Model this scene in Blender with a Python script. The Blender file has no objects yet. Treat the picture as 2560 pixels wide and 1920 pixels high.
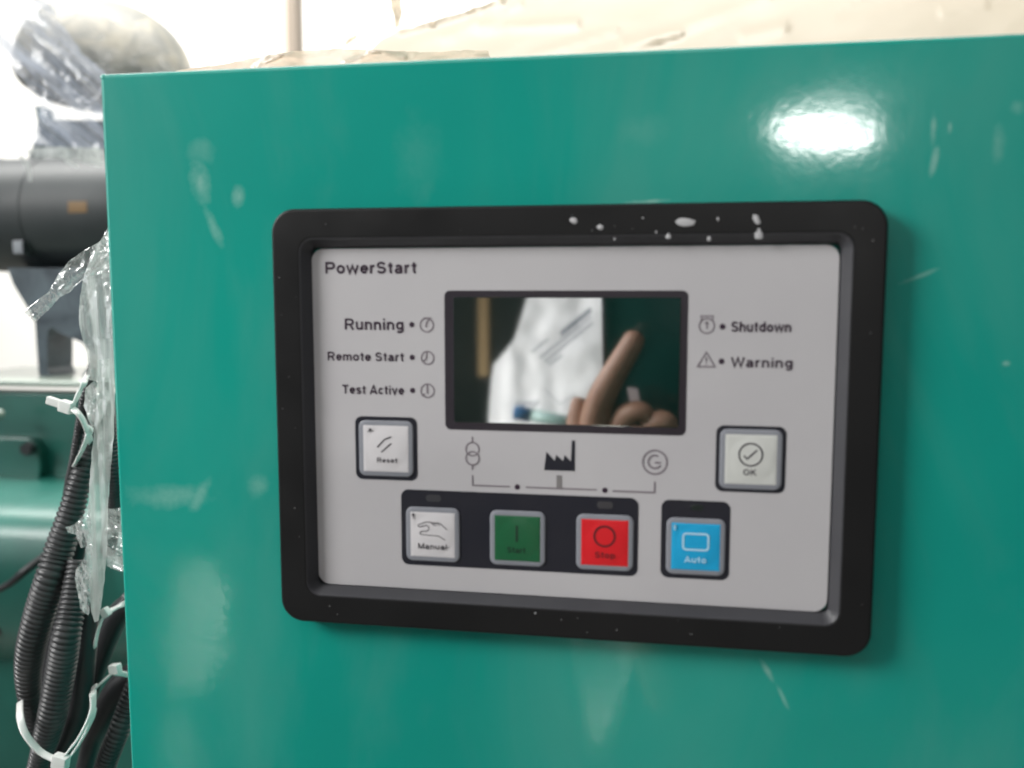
import bpy, bmesh, math, random
from mathutils import Vector, Matrix, noise
random.seed(7)
S = bpy.context.scene
C = S.collection
H = 1.30                       # height of the top edge of the controller above the floor
R = math.radians

# ------------------------------------------------------------------ camera
cam_d = bpy.data.cameras.new('camera'); cam = bpy.data.objects.new('camera', cam_d); C.objects.link(cam)
Rc = [[9.85409516e-01, -1.74292542e-02, 1.69305364e-01],
      [2.55962142e-05, 9.94758008e-01, 1.02257052e-01],
      [-1.70200131e-01, -1.00760739e-01, 9.80244454e-01]]      # camera axes with x right, y up, z towards the viewer
def rowm(v): return (v[0], -v[2], v[1])
cx, cy_, cz = [rowm([Rc[r][c] for r in range(3)]) for c in range(3)]
CAM = Vector((0.161443, -0.361776, H - 0.033199))
M = Matrix(((cx[0], cy_[0], cz[0], CAM.x), (cx[1], cy_[1], cz[1], CAM.y), (cx[2], cy_[2], cz[2], CAM.z), (0, 0, 0, 1)))
cam.matrix_world = M
cam_d.sensor_width = 36; cam_d.lens = 2266.67 / 2560 * 36
cam_d.clip_start = 0.01; cam_d.clip_end = 100
cam_d.dof.use_dof = True; cam_d.dof.focus_distance = 0.47; cam_d.dof.aperture_fstop = 6.3
S.camera = cam

# ------------------------------------------------------------------ world and lamps
w = bpy.data.worlds.new('World'); S.world = w; w.use_nodes = True
bg = w.node_tree.nodes['Background']; bg.inputs[0].default_value = (0.86, 0.93, 1.0, 1); bg.inputs[1].default_value = 0.17
S.view_settings.view_transform = 'Standard'; S.view_settings.look = 'None'
S.view_settings.exposure = 0; S.view_settings.gamma = 1
S.render.resolution_x = 1024; S.render.resolution_y = 768

def lamp(name, loc, target, sx, sy, power, col=(1, 1, 1), shape='RECTANGLE', roll=0, spread=180):
    d = bpy.data.lights.new(name, 'AREA'); d.shape = shape; d.size = sx; d.size_y = sy; d.energy = power; d.color = col; d.spread = math.radians(spread)
    o = bpy.data.objects.new(name, d); C.objects.link(o)
    loc = Vector(loc); q = (Vector(target) - loc).to_track_quat('-Z', 'Y')
    o.location = loc; o.rotation_mode = 'QUATERNION'; o.rotation_quaternion = q @ Matrix.Rotation(roll, 4, 'Z').to_quaternion()
    return o
lamp('high_daylight', (-1.7, -0.95, H + 0.95), (0.06, 0, H - 0.03), 0.8, 0.8, 10.0, (1, 0.985, 0.96), spread=70)
lamp('front_fill', (-0.3, -1.3, H + 1.5), (0.08, 0, H - 0.03), 1.4, 1.0, 8, (1, 0.99, 0.97))
lamp('side_daylight', (-1.9, -0.9, H + 0.25), (0.1, 0, H - 0.1), 1.0, 1.3, 7, (0.93, 0.97, 1))
lamp('ceiling_lamp', (0.441, -1.448, H + 0.262), (0.217, 0, H + 0.026), 0.172, 0.040, 1.75, (1, 0.98, 0.94), 'ELLIPSE', R(-6))
lamp('mirror_fill', (-0.75, -0.25, H + 0.55), (0.05, -0.8, H - 0.22), 0.7, 0.7, 7, (0.95, 0.97, 1), spread=70)  # added lamp beside the camera, brightens the paper mirrored in the display
lamp('sheet_fill', (-0.95, -0.3, H - 0.25), (0.0, -1.0, H - 0.62), 0.6, 0.6, 17, (1, 0.98, 0.94), spread=70)  # added lamp, brightens the hanging sheets that the cabinet paint mirrors
lamp('wall_fill', (-0.7, 0.9, H + 1.7), (-0.7, 3.2, H - 0.1), 3.0, 1.0, 215, (1, 0.985, 0.95))  # added lamp out of view, overexposes the wall behind the cabinet
lamp('film_backlight', (-1.6, 2.3, H + 1.5), (0.1, 0.4, H), 1.4, 1.4, 4, (1, 0.98, 0.94))  # unseen backlight added for the plastic film

# ------------------------------------------------------------------ helpers
def at(px, py, Y):
    """a point at depth Y behind the cabinet front, on the line of sight measured at (px, py) in the survey of the photo"""
    v = M.to_3x3() @ Vector(((px - 1280) / 2266.67, -(py - 960) / 2266.67, -1))
    return CAM + v * ((Y - CAM.y) / v.y)
def rat(px, py, d):
    p = at(px, py, d); return Vector((p.x, -p.y - 0.005, p.z))     # mirrored in the display glass
def ppm(Y): return 2266.67 / (Y + 0.3618)

def mat(name, col, rough=0.5, metal=0, spec=0.5, coat=0, coat_r=0.05, alpha=1):
    m = bpy.data.materials.new(name); m.use_nodes = True; b = m.node_tree.nodes['Principled BSDF']
    b.inputs['Base Color'].default_value = (*col, 1); b.inputs['Roughness'].default_value = rough
    b.inputs['Metallic'].default_value = metal; b.inputs['Specular IOR Level'].default_value = spec
    b.inputs['Coat Weight'].default_value = coat; b.inputs['Coat Roughness'].default_value = coat_r
    return m
def N(m, t, **k):
    n = m.node_tree.nodes.new(t)
    for a, v in k.items(): setattr(n, a, v)
    return n
def LK(m, a, b): m.node_tree.links.new(a, b)
def bsdf(m): return m.node_tree.nodes['Principled BSDF']
def noise_n(m, scale, detail=3, rough=.5, vec=None, dist=0):
    n = N(m, 'ShaderNodeTexNoise'); n.inputs['Scale'].default_value = scale; n.inputs['Detail'].default_value = detail
    n.inputs['Roughness'].default_value = rough; n.inputs['Distortion'].default_value = dist
    if vec is None:
        tc = N(m, 'ShaderNodeTexCoord'); vec = tc.outputs['Object']
    LK(m, vec, n.inputs['Vector']); return n
def ramp(m, src, stops):
    r = N(m, 'ShaderNodeValToRGB'); e = r.color_ramp.elements
    e[0].position = stops[0][0]; e[0].color = (*stops[0][1], 1)
    e[1].position = stops[-1][0]; e[1].color = (*stops[-1][1], 1)
    for p, c in stops[1:-1]:
        x = e.new(p); x.color = (*c, 1)
    LK(m, src, r.inputs['Fac']); return r
def bump(m, src, strength, dist, target='Normal'):
    b = N(m, 'ShaderNodeBump'); b.inputs['Strength'].default_value = strength; b.inputs['Distance'].default_value = dist
    LK(m, src, b.inputs['Height']); LK(m, b.outputs[0], bsdf(m).inputs[target]); return b
def math_n(m, op, a, b=None, clamp=False):
    n = N(m, 'ShaderNodeMath', operation=op); n.use_clamp = clamp
    for i, v in enumerate((a, b)):
        if v is None: continue
        if isinstance(v, (int, float)): n.inputs[i].default_value = v
        else: LK(m, v, n.inputs[i])
    return n.outputs[0]
def vary(m, c1, c2, scale, detail=4):
    n = noise_n(m, scale, detail); r = ramp(m, n.outputs[0], [(.35, c1), (.68, c2)]); LK(m, r.outputs[0], bsdf(m).inputs['Base Color'])
def rvary(m, r1, r2, scale):
    n = noise_n(m, scale, 4); r = ramp(m, n.outputs[0], [(.35, (r1,) * 3), (.7, (r2,) * 3)]); LK(m, r.outputs[0], bsdf(m).inputs['Roughness'])

def link(name, me, m, parent=None, smooth=False):
    if m is not None and not me.materials: me.materials.append(m)
    if smooth:
        for p in me.polygons: p.use_smooth = True
    o = bpy.data.objects.new(name, me); C.objects.link(o)
    if parent is not None: o.parent = parent
    return o
def obj(name, bm, m, parent=None, smooth=False):
    me = bpy.data.meshes.new(name); bm.normal_update(); bm.to_mesh(me); bm.free()
    return link(name, me, m, parent, smooth)
def thing(name, label, cat, loc=(0, 0, 0), group=None):
    o = bpy.data.objects.new(name, None); C.objects.link(o); o.location = loc; o.empty_display_size = .02
    return tag(o, label, cat, group)
def tag(o, label, cat, group=None, kind=None):
    o['label'] = label; o['category'] = cat
    if group: o['group'] = group
    if kind: o['kind'] = kind
    return o
def struct(o): o['kind'] = 'structure'; return o
def sharp(o, ang=35):
    me = o.data
    for p in me.polygons: p.use_smooth = True
    bm = bmesh.new(); bm.from_mesh(me)
    for e in bm.edges:
        if len(e.link_faces) == 2 and e.calc_face_angle(0) > R(ang): e.smooth = False
    bm.to_mesh(me); bm.free()
    wn = o.modifiers.new('weighted_normal', 'WEIGHTED_NORMAL'); wn.keep_sharp = True; wn.weight = 100
    return o
def add_box(bm, x0, x1, y0, y1, z0, z1, bev=0, seg=2):
    g = bmesh.ops.create_cube(bm, size=1)
    for v in g['verts']:
        v.co = Vector(((x0 + x1) / 2 + v.co.x * (x1 - x0), (y0 + y1) / 2 + v.co.y * (y1 - y0), (z0 + z1) / 2 + v.co.z * (z1 - z0)))
    if bev:
        es = list({e for v in g['verts'] for e in v.link_edges})
        bmesh.ops.bevel(bm, geom=es, offset=bev, segments=seg, profile=.5, affect='EDGES')
def rr_pts(x0, x1, z0, z1, r, n=6):
    pts = []; r = max(r, 1e-6)
    for cx_, cz_, a0 in ((x1 - r, z1 - r, 0), (x0 + r, z1 - r, 90), (x0 + r, z0 + r, 180), (x1 - r, z0 + r, 270)):
        for i in range(n + 1):
            a = R(a0 + 90 * i / n); pts.append((cx_ + r * math.cos(a), cz_ + r * math.sin(a)))
    return pts
def loft(x0, x1, z0, z1, r, prof, cap=True, n=6, close=False, rmin=.0003):
    """stack rounded rectangles; prof = [(inset, y)]"""
    bm = bmesh.new(); rings = []
    for ins, y in prof:
        rr = max(r - ins, rmin)
        if r <= .0003: rr = .0001
        rings.append([bm.verts.new((x, y, z)) for x, z in rr_pts(x0 + ins, x1 - ins, z0 + ins, z1 - ins, rr, n)])
    k = len(rings[0])
    pairs = list(zip(rings[:-1], rings[1:])) + ([(rings[-1], rings[0])] if close else [])
    for a, b in pairs:
        for i in range(k): bm.faces.new((a[i], a[(i + 1) % k], b[(i + 1) % k], b[i]))
    if cap: bm.faces.new(rings[-1])
    bmesh.ops.recalc_face_normals(bm, faces=bm.faces); return bm
def mm(v): return v / 1000
MM = .001

# ------------------------------------------------------------------ materials
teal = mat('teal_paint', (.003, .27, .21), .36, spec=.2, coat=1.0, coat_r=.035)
def paint_setup(m, base_a, base_b, marks=()):
    tc = N(m, 'ShaderNodeTexCoord')
    n = noise_n(m, 9, 3, vec=tc.outputs['Object']); col = ramp(m, n.outputs[0], [(.3, base_a), (.7, base_b)]).outputs[0]
    # orange peel
    o = noise_n(m, 260, 2, .5, tc.outputs['Object']); o2 = noise_n(m, 38, 2, .5, tc.outputs['Object'])
    hsum = math_n(m, 'ADD', o.outputs[0], math_n(m, 'MULTIPLY', o2.outputs[0], 3.5))
    b = N(m, 'ShaderNodeBump'); b.inputs['Strength'].default_value = .12; b.inputs['Distance'].default_value = .00016
    LK(m, hsum, b.inputs['Height']); LK(m, b.outputs[0], bsdf(m).inputs['Coat Normal']); LK(m, b.outputs[0], bsdf(m).inputs['Normal'])
    # smears of dried residue: ellipses broken up by noise
    tot = None
    sep = N(m, 'ShaderNodeSeparateXYZ'); LK(m, tc.outputs['Object'], sep.inputs[0])
    wn = noise_n(m, 75, 4, .6, tc.outputs['Object'])
    wn2 = noise_n(m, 420, 3, .6, tc.outputs['Object'])
    for (x, z, a, bb, ang, amt) in marks:
        dx = math_n(m, 'SUBTRACT', sep.outputs[0], x * MM); dz = math_n(m, 'SUBTRACT', sep.outputs[2], z * MM)
        ca, sa = math.cos(R(ang)), math.sin(R(ang))
        u = math_n(m, 'ADD', math_n(m, 'MULTIPLY', dx, ca / (a * MM)), math_n(m, 'MULTIPLY', dz, sa / (a * MM)))
        v = math_n(m, 'ADD', math_n(m, 'MULTIPLY', dx, -sa / (bb * MM)), math_n(m, 'MULTIPLY', dz, ca / (bb * MM)))
        d = math_n(m, 'SQRT', math_n(m, 'ADD', math_n(m, 'MULTIPLY', u, u), math_n(m, 'MULTIPLY', v, v)))
        d = math_n(m, 'ADD', d, math_n(m, 'MULTIPLY', math_n(m, 'SUBTRACT', wn.outputs[0], .5), 2.2))
        k = math_n(m, 'MULTIPLY', math_n(m, 'SUBTRACT', 1.25, d, True), amt * .75, True)
        tot = k if tot is None else math_n(m, 'MAXIMUM', tot, k)
    if tot is not None:
        tot = math_n(m, 'MULTIPLY', tot, math_n(m, 'ADD', math_n(m, 'MULTIPLY', wn2.outputs[0], .8), .6), True)
        mx = N(m, 'ShaderNodeMix', data_type='RGBA'); LK(m, tot, mx.inputs[0]); LK(m, col, mx.inputs[6]); mx.inputs[7].default_value = (.42, .62, .55, 1)
        col = mx.outputs[2]
    # cloudy pale reflections painted into the base colour, stretched mostly downwards
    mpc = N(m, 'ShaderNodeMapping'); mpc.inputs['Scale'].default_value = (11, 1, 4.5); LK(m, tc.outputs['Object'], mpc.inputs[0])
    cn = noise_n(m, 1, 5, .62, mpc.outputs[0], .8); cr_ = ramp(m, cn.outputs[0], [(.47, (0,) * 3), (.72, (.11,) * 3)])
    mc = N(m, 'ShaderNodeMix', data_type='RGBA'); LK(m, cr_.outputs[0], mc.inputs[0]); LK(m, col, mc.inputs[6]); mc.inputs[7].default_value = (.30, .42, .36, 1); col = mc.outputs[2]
    LK(m, col, bsdf(m).inputs['Base Color'])
    rv = noise_n(m, 14, 4, .6, tc.outputs['Object']); rr = ramp(m, rv.outputs[0], [(.35, (.055,) * 3), (.75, (.12,) * 3)]); LK(m, rr.outputs[0], bsdf(m).inputs['Coat Roughness'])
marks = [(-34.8, 11, 4.5, 9, 8, .5), (-30, -5, 2.2, 11, 24, .33), (-18, 6, 2.6, 4.2, 0, .42), (-34, 26, 6, 5, 0, .18),
         (255.9, 27, 1.3, 5, 0, .5), (261.5, 26.5, 1.0, 2.6, 0, .4), (256.6, 14, 1.2, 5, -10, .45), (278, 20, 2.4, 7, 0, .22), (284, 33, 2.4, 2.4, 0, .2),
         (203, -185, 1.3, 5.5, 28, .5), (209, -195, 1.0, 6, 26, .4), (253.5, -27.7, 6, .9, 22, .4), (-55, -123, 17, 5, 4, .3), (-40, -122, 3, 9, -30, .34), (-12, -117, 4, 6, -35, .26),
         (153, 1.4, 7, .9, 3, .6), (150, 28, 9, 6, 0, .08), (60, 22, 9, 16, 0, .07), (285, -60, 1.5, 1, 0, .5)]
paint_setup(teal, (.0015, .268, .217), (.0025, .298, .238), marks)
teal_shaded = mat('teal_shaded_paint', (.012, .19, .14), .45, coat=.5, coat_r=.28); vary(teal_shaded, (.006, .095, .073), (.012, .14, .108), 9)  # generator teal with the shade behind the cabinet put into its colour
bezel_m = mat('bezel_plastic', (.011, .011, .0115), .45, spec=.22)
n = noise_n(bezel_m, 1500, 2); bump(bezel_m, n.outputs[0], .12, .0002); rvary(bezel_m, .36, .5, 35)
face_m = mat('faceplate_film', (.44, .415, .425), .38, spec=.4); vary(face_m, (.452, .440, .456), (.478, .468, .480), 14)
n = noise_n(face_m, 2200, 2); bump(face_m, n.outputs[0], .08, .0001)
print_m = mat('dark_print', (.035, .02, .035), .5, spec=.3)
print_soft = mat('grey_print', (.19, .165, .185), .5, spec=.3)
print_grey = mat('mid_grey_print', (.20, .19, .19), .5, spec=.3)
surround_m = mat('navy_black_print', (.014, .015, .024), .4, spec=.35); vary(surround_m, (.013, .014, .022), (.02, .02, .027), 20)
lens_m = mat('indicator_lens', (.045, .045, .05), .3, spec=.5)
ring_m = mat('key_border_grey', (.225, .235, .265), .42)
key_white = mat('key_white', (.60, .585, .60), .36, spec=.45)
key_cream = mat('key_cream', (.56, .57, .545), .36, spec=.45)
key_green = mat('key_green', (.012, .105, .042), .3, spec=.5); key_red = mat('key_red', (.62, .013, .020), .34, spec=.45); key_blue = mat('key_blue', (.012, .34, .62), .34, spec=.45)
sym_dark = mat('key_symbol_dark', (.05, .045, .055), .5); sym_red = mat('key_symbol_maroon', (.10, .008, .012), .5); sym_green = mat('key_symbol_dark_green', (.006, .03, .016), .5)
sym_white = mat('key_symbol_pale', (.42, .66, .80), .5)
frame_m = mat('display_surround', (.022, .017, .024), .35)
glass_m = mat('display_glass', (.003, .010, .009), .035, spec=1.0); bsdf(glass_m).inputs['IOR'].default_value = 2.5
speck_m = mat('white_residue', (.42, .42, .43), .7)
conduit_m = mat('black_conduit', (.028, .029, .031), .38, spec=.5); vary(conduit_m, (.022, .023, .025), (.05, .05, .052), 40)
rubber_m = mat('black_rubber', (.018, .018, .02), .45); rvary(rubber_m, .35, .6, 30)
tie_m = mat('white_nylon', (.66, .66, .64), .35); bsdf(tie_m).inputs['Subsurface Weight'].default_value = .3; bsdf(tie_m).inputs['Subsurface Radius'].default_value = (.003, .003, .003); bsdf(tie_m).inputs['Subsurface Scale'].default_value = 1
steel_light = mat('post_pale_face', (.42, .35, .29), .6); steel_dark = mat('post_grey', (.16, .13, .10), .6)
wall_m = mat('white_wall', (.86, .85, .82), .7); vary(wall_m, (.83, .82, .79), (.88, .87, .84), 2)
floor_m = mat('concrete', (.26, .25, .235), .6); vary(floor_m, (.2, .195, .18), (.31, .3, .28), 3)
dark_wall = mat('shed_back_wall', (.05, .07, .062), .8); vary(dark_wall, (.06, .08, .072), (.14, .15, .135), 1.3)
slate_m = mat('slate_bracket', (.06, .085, .105), .45)
nn = noise_n(slate_m, 11, 5, .6, dist=2); rr_ = ramp(slate_m, nn.outputs[0], [(.3, (.035, .05, .065)), (.7, (.13, .17, .20))]); LK(slate_m, rr_.outputs[0], bsdf(slate_m).inputs['Base Color'])
filter_m = mat('black_canister', (.045, .052, .055), .5); vary(filter_m, (.026, .032, .035), (.048, .055, .057), 7)
tank_m = mat('grey_drum', (.25, .24, .21), .55)
nn = noise_n(tank_m, 17, 6, .62, dist=1.2); rr_ = ramp(tank_m, nn.outputs[0], [(.34, (.15, .155, .145)), (.5, (.23, .225, .195)), (.66, (.40, .365, .29))]); LK(tank_m, rr_.outputs[0], bsdf(tank_m).inputs['Base Color'])

def film_mat(name, col, base_op, streak_op, rough=.18, streak=(60, 6, 20), transl=.5, ang=0, gloss=.45, bmp=.4):
    m = bpy.data.materials.new(name); m.use_nodes = True; nt = m.node_tree; nt.nodes.clear()
    out = N(m, 'ShaderNodeOutputMaterial'); tr = N(m, 'ShaderNodeBsdfTransparent'); df = N(m, 'ShaderNodeBsdfDiffuse'); tl = N(m, 'ShaderNodeBsdfTranslucent'); gl = N(m, 'ShaderNodeBsdfGlossy')
    for n_ in (df, tl): n_.inputs['Color'].default_value = (*col, 1)
    gl.inputs['Roughness'].default_value = rough
    tc = N(m, 'ShaderNodeTexCoord'); mp = N(m, 'ShaderNodeMapping'); mp.vector_type = 'TEXTURE'; mp.inputs['Scale'].default_value = [1 / k_ for k_ in streak]; mp.inputs['Rotation'].default_value = (0, R(ang), 0); LK(m, tc.outputs['Object'], mp.inputs[0])
    ns = noise_n(m, 1, 5, .6, mp.outputs[0], 1.2); nr = ramp(m, ns.outputs[0], [(.42, (base_op,) * 3), (.66, (streak_op,) * 3)])
    fr = N(m, 'ShaderNodeLayerWeight'); fr.inputs[0].default_value = .35
    body = N(m, 'ShaderNodeMixShader'); body.inputs[0].default_value = transl; LK(m, df.outputs[0], body.inputs[1]); LK(m, tl.outputs[0], body.inputs[2])
    op = math_n(m, 'ADD', nr.outputs[0], math_n(m, 'MULTIPLY', fr.outputs['Facing'], .45), True)
    a = N(m, 'ShaderNodeMixShader'); LK(m, op, a.inputs[0]); LK(m, tr.outputs[0], a.inputs[1]); LK(m, body.outputs[0], a.inputs[2])
    g = N(m, 'ShaderNodeMixShader'); fg = math_n(m, 'ADD', math_n(m, 'MULTIPLY', fr.outputs['Fresnel'], gloss), gloss * .06, True); LK(m, fg, g.inputs[0]); LK(m, a.outputs[0], g.inputs[1]); LK(m, gl.outputs[0], g.inputs[2])
    b = N(m, 'ShaderNodeBump'); b.inputs['Strength'].default_value = bmp; b.inputs['Distance'].default_value = .0012
    LK(m, ns.outputs[0], b.inputs['Height'])
    for n_ in (gl, df): LK(m, b.outputs[0], n_.inputs['Normal'])
    LK(m, g.outputs[0], out.inputs[0]); return m
film_clear = film_mat('clear_film', (.66, .69, .68), .16, .52, .25, (110, 60, 22), gloss=.26)
film_hazy = film_mat('hazy_film', (.62, .66, .64), .40, .72, .28, (170, 60, 9), gloss=.3, bmp=.3)
film_blue = film_mat('wrap_film', (.46, .51, .62), .22, .74, .35, (7, 30, 85), ang=38, gloss=.14, bmp=.25)
film_faint = film_mat('faint_film', (.70, .70, .68), .04, .30, .3, (30, 60, 60), ang=30, gloss=.12, bmp=.2)
film_cream_thin = film_mat('cream_thin_film', (.78, .62, .50), .80, .95, .4, (30, 20, 60), .7, gloss=.12, bmp=.2)
film_cream = film_mat('cream_dust_film', (.80, .69, .55), .995, 1.0, .4, (9, 20, 20), .6, gloss=.06, bmp=.1)
sheet_m = mat('white_sheet', (.78, .78, .78), .5)

# ------------------------------------------------------------------ setting
bm = bmesh.new(); add_box(bm, -8, 8, -6, 6, -.2, 0); struct(obj('floor', bm, floor_m))
bm = bmesh.new(); add_box(bm, -7, 5, 3.0, 3.2, 0, 3.6); o = tag(obj('shed_wall', bm, wall_m), 'overexposed white wall far behind the teal cabinet', 'wall')
bm = bmesh.new(); add_box(bm, -6, 6, -4.2, -4, 0, 3.6); o = tag(obj('shed_wall', bm, dark_wall), 'dark grey green wall behind the photographer, mirrored in the display', 'wall')
a = at(692, 60, 2.6); b = at(742, 60, 2.6)
post = thing('steel_post', 'beige and grey upright post standing before the bright wall', 'post', (a.x, 2.6, 0))
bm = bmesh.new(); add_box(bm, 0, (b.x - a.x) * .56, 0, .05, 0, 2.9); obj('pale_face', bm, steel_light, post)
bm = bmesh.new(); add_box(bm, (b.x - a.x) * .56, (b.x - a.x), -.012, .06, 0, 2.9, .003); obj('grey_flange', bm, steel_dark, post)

# ------------------------------------------------------------------ cabinet
cab = thing('control_cabinet', 'glossy teal sheet metal cabinet carrying the control panel', 'cabinet', (0, 0, H))
bm = bmesh.new(); add_box(bm, -.0796, .62, 0, .26, -.62, .0588, .0021, 4)
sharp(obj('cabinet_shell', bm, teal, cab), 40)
bm = bmesh.new()
g = bmesh.ops.create_icosphere(bm, subdivisions=3, radius=.0017)
for v in bm.verts:
    v.co = v.co * (1 + .12 * noise.noise(v.co * 700)) + Vector((-.0780, .0016, .0572))
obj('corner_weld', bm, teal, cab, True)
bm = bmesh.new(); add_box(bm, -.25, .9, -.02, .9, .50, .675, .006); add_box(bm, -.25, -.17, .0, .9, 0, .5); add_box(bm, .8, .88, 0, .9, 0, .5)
tag(sharp(obj('skid_frame', bm, teal_shaded)), 'teal steel skid frame beneath the control cabinet', 'frame')

# ------------------------------------------------------------------ controller
ctl = thing('generator_controller', 'black framed generator control panel with grey keypad face on teal cabinet', 'control panel', (0, 0, H))
bz = loft(0, .24, -.1737, 0, .0098, [(.0012, -.0002), (.0002, -.0012), (0, -.0030), (0, -.0070), (.0004, -.0078), (.0012, -.0081), (.0112, -.0081), (.0118, -.0079), (.0118, -.0002)], cap=False, n=10, close=True, rmin=.0060)
bezel = sharp(obj('bezel', bz, bezel_m, ctl), 50)
lip_m = mat('inner_lip', (.040, .040, .045), .42, spec=.5); n = noise_n(lip_m, 1800, 2); bump(lip_m, n.outputs[0], .3, .0003); rvary(lip_m, .35, .5, 60)
lip = sharp(obj('inner_lip', loft(.01181, .24 - .01181, -.1737 + .01181, -.01181, .0060, [(0, -.0003), (0, -.0077), (.0003, -.0078), (.0006, -.0077), (.0034, -.0037), (.0037, -.0032), (.0037, -.0003)], cap=False, n=8, close=True), lip_m, ctl), 50)
FY = -.0032     # faceplate front
f = loft(.0153, .2241, -.158, -.016, .0052, [(0, -.0012), (0, FY + .0001), (.0001, FY)], n=8)
face = obj('faceplate', f, face_m, ctl)
PT = FY - .00012
def plate(name, x0, x1, z0, z1, r, m, parent, y0=FY, y1=PT, n=6):
    return obj(name, loft(x0 * MM, x1 * MM, z0 * MM, z1 * MM, r * MM, [(0, y0 + .0001), (0, y1 + .00003), (.00004, y1)], n=n), m, parent)
def arc(cx_, cz_, rx, rz, a0, a1, n=12): return [(cx_ + rx * math.cos(R(a0 + (a1 - a0) * i / n)), cz_ + rz * math.sin(R(a0 + (a1 - a0) * i / n))) for i in range(n + 1)]
GL = {
 'P': (.70, [[(.09, 0), (.09, 1)], [(.09, .91), (.42, .91)] + arc(.42, .68, .21, .23, 90, -90)[1:] + [(.09, .45)]]),
 'R': (.74, [[(.09, 0), (.09, 1)], [(.09, .91), (.42, .91)] + arc(.42, .69, .22, .22, 90, -90)[1:] + [(.09, .47)], [(.40, .46), (.66, 0)]]),
 'o': (.60, [arc(.30, .365, .215, .28, 0, 360, 20)]), 'O': (.80, [arc(.40, .5, .31, .41, 0, 360, 24)]),
 'w': (.86, [[(.05, .73), (.23, .04), (.43, .68), (.63, .04), (.81, .73)]]), 'W': (.98, [[(.04, 1), (.26, .04), (.49, .95), (.72, .04), (.94, 1)]]),
 'e': (.58, [[(.09, .37), (.50, .37)] + arc(.295, .365, .21, .28, 8, 322, 18)]),
 'r': (.38, [[(.09, 0), (.09, .73)], arc(.31, .42, .22, .23, 175, 80, 7)]),
 'S': (.68, [arc(.335, .70, .235, .21, 15, 250, 14) + arc(.335, .29, .25, .21, 70, -165, 14)]),
 's': (.54, [arc(.265, .515, .175, .14, 15, 245, 10) + arc(.265, .215, .185, .14, 65, -160, 10)]),
 't': (.37, [[(.18, .93), (.18, .22)] + arc(.29, .2, .11, .12, 180, 280, 5), [(.02, .66), (.35, .66)]]),
 'a': (.58, [arc(.28, .47, .19, .18, 160, 0, 8) + [(.47, .30), (.48, .0)], [(.47, .42), (.27, .36)] + arc(.24, .215, .16, .145, 90, 270, 8) + [(.34, .09), (.47, .2)]]),
 'u': (.58, [[(.09, .73), (.09, .28)] + arc(.28, .27, .19, .19, 180, 350, 8), [(.48, .73), (.48, 0)]]),
 'n': (.58, [[(.09, 0), (.09, .73)], arc(.285, .455, .195, .19, 170, 0, 8) + [(.48, 0)]]), 'h': (.58, [[(.09, 0), (.09, 1)], arc(.285, .455, .195, .19, 170, 0, 8) + [(.48, 0)]]),
 'm': (.88, [[(.09, 0), (.09, .73)], arc(.265, .475, .175, .17, 170, 0, 7) + [(.44, 0)], arc(.615, .475, .175, .17, 170, 0, 7) + [(.79, 0)]]),
 'i': (.20, [[(.10, 0), (.10, .73)], [(.10, .86), (.10, 1)]]), 'l': (.20, [[(.10, 0), (.10, 1)]]),
 'g': (.60, [arc(.29, .385, .20, .265, 0, 360, 18), [(.50, .73), (.50, .0)] + arc(.30, -.02, .20, .17, 0, -150, 8)]),
 'd': (.60, [arc(.29, .365, .20, .28, 0, 360, 18), [(.50, 1), (.50, 0)]]), 'p': (.60, [arc(.31, .365, .20, .28, 0, 360, 18), [(.10, .73), (.10, -.26)]]),
 'T': (.66, [[(0, .91), (.66, .91)], [(.33, .9), (.33, 0)]]), 'A': (.76, [[(.05, 0), (.38, .95), (.71, 0)], [(.17, .28), (.59, .28)]]),
 'c': (.54, [arc(.30, .365, .21, .28, 42, 318, 14)]), 'v': (.58, [[(.05, .73), (.29, .04), (.53, .73)]]),
 'M': (.86, [[(.09, 0), (.09, 1)], [(.09, .98), (.43, .1), (.77, .98)], [(.77, 0), (.77, 1)]]), 'K': (.70, [[(.09, 0), (.09, 1)], [(.62, 1), (.12, .42)], [(.25, .58), (.66, 0)]]), ' ': (.22, []) }
def text(s, x, z, h, width, m, parent, y=None, align='LEFT', bold=.17, name='lettering'):
    y = PT if y is None else y
    adv = 0; st = []
    for ch in s:
        w_, L = GL[ch]; st += [[(adv + px, pz) for px, pz in l] for l in L]; adv += w_ + .10
    adv -= .10; sx = width / adv if width else h
    off = x - (adv * sx if align == 'RIGHT' else adv * sx / 2 if align == 'CENTER' else 0)
    bm = bmesh.new()
    for i, l in enumerate(st): stroke_bm([[(off + px * sx, z + pz * h) for px, pz in l]], bold * h, y - i * 2e-6, False, bm)
    return obj(name, bm, m, parent)
def stroke_bm(lines, wd, y, closed=False, bm=None):
    bm = bm or bmesh.new()
    for L in lines:
        L = [Vector((p[0] * MM, p[1] * MM)) for p in L]; cl = closed and len(L) > 2
        n_ = len(L); Ls = []; Rs = []
        for i in range(n_):
            a = L[(i - 1) % n_] if (i > 0 or cl) else L[i]; c = L[(i + 1) % n_] if (i < n_ - 1 or cl) else L[i]
            d1 = (L[i] - a); d2 = (c - L[i])
            if d1.length < 1e-9: d1 = d2
            if d2.length < 1e-9: d2 = d1
            d1 = d1.normalized(); d2 = d2.normalized(); t = (d1 + d2)
            t = t.normalized() if t.length > 1e-6 else d1
            nrm = Vector((-t.y, t.x)); k = wd * MM / 2 / max(.5, nrm.dot(Vector((-d1.y, d1.x))))
            Ls.append(bm.verts.new((L[i].x + nrm.x * k, y, L[i].y + nrm.y * k))); Rs.append(bm.verts.new((L[i].x - nrm.x * k, y, L[i].y - nrm.y * k)))
        for i in range(n_ if cl else n_ - 1):
            j = (i + 1) % n_; bm.faces.new((Ls[i], Ls[j], Rs[j], Rs[i]))
    return bm
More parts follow.
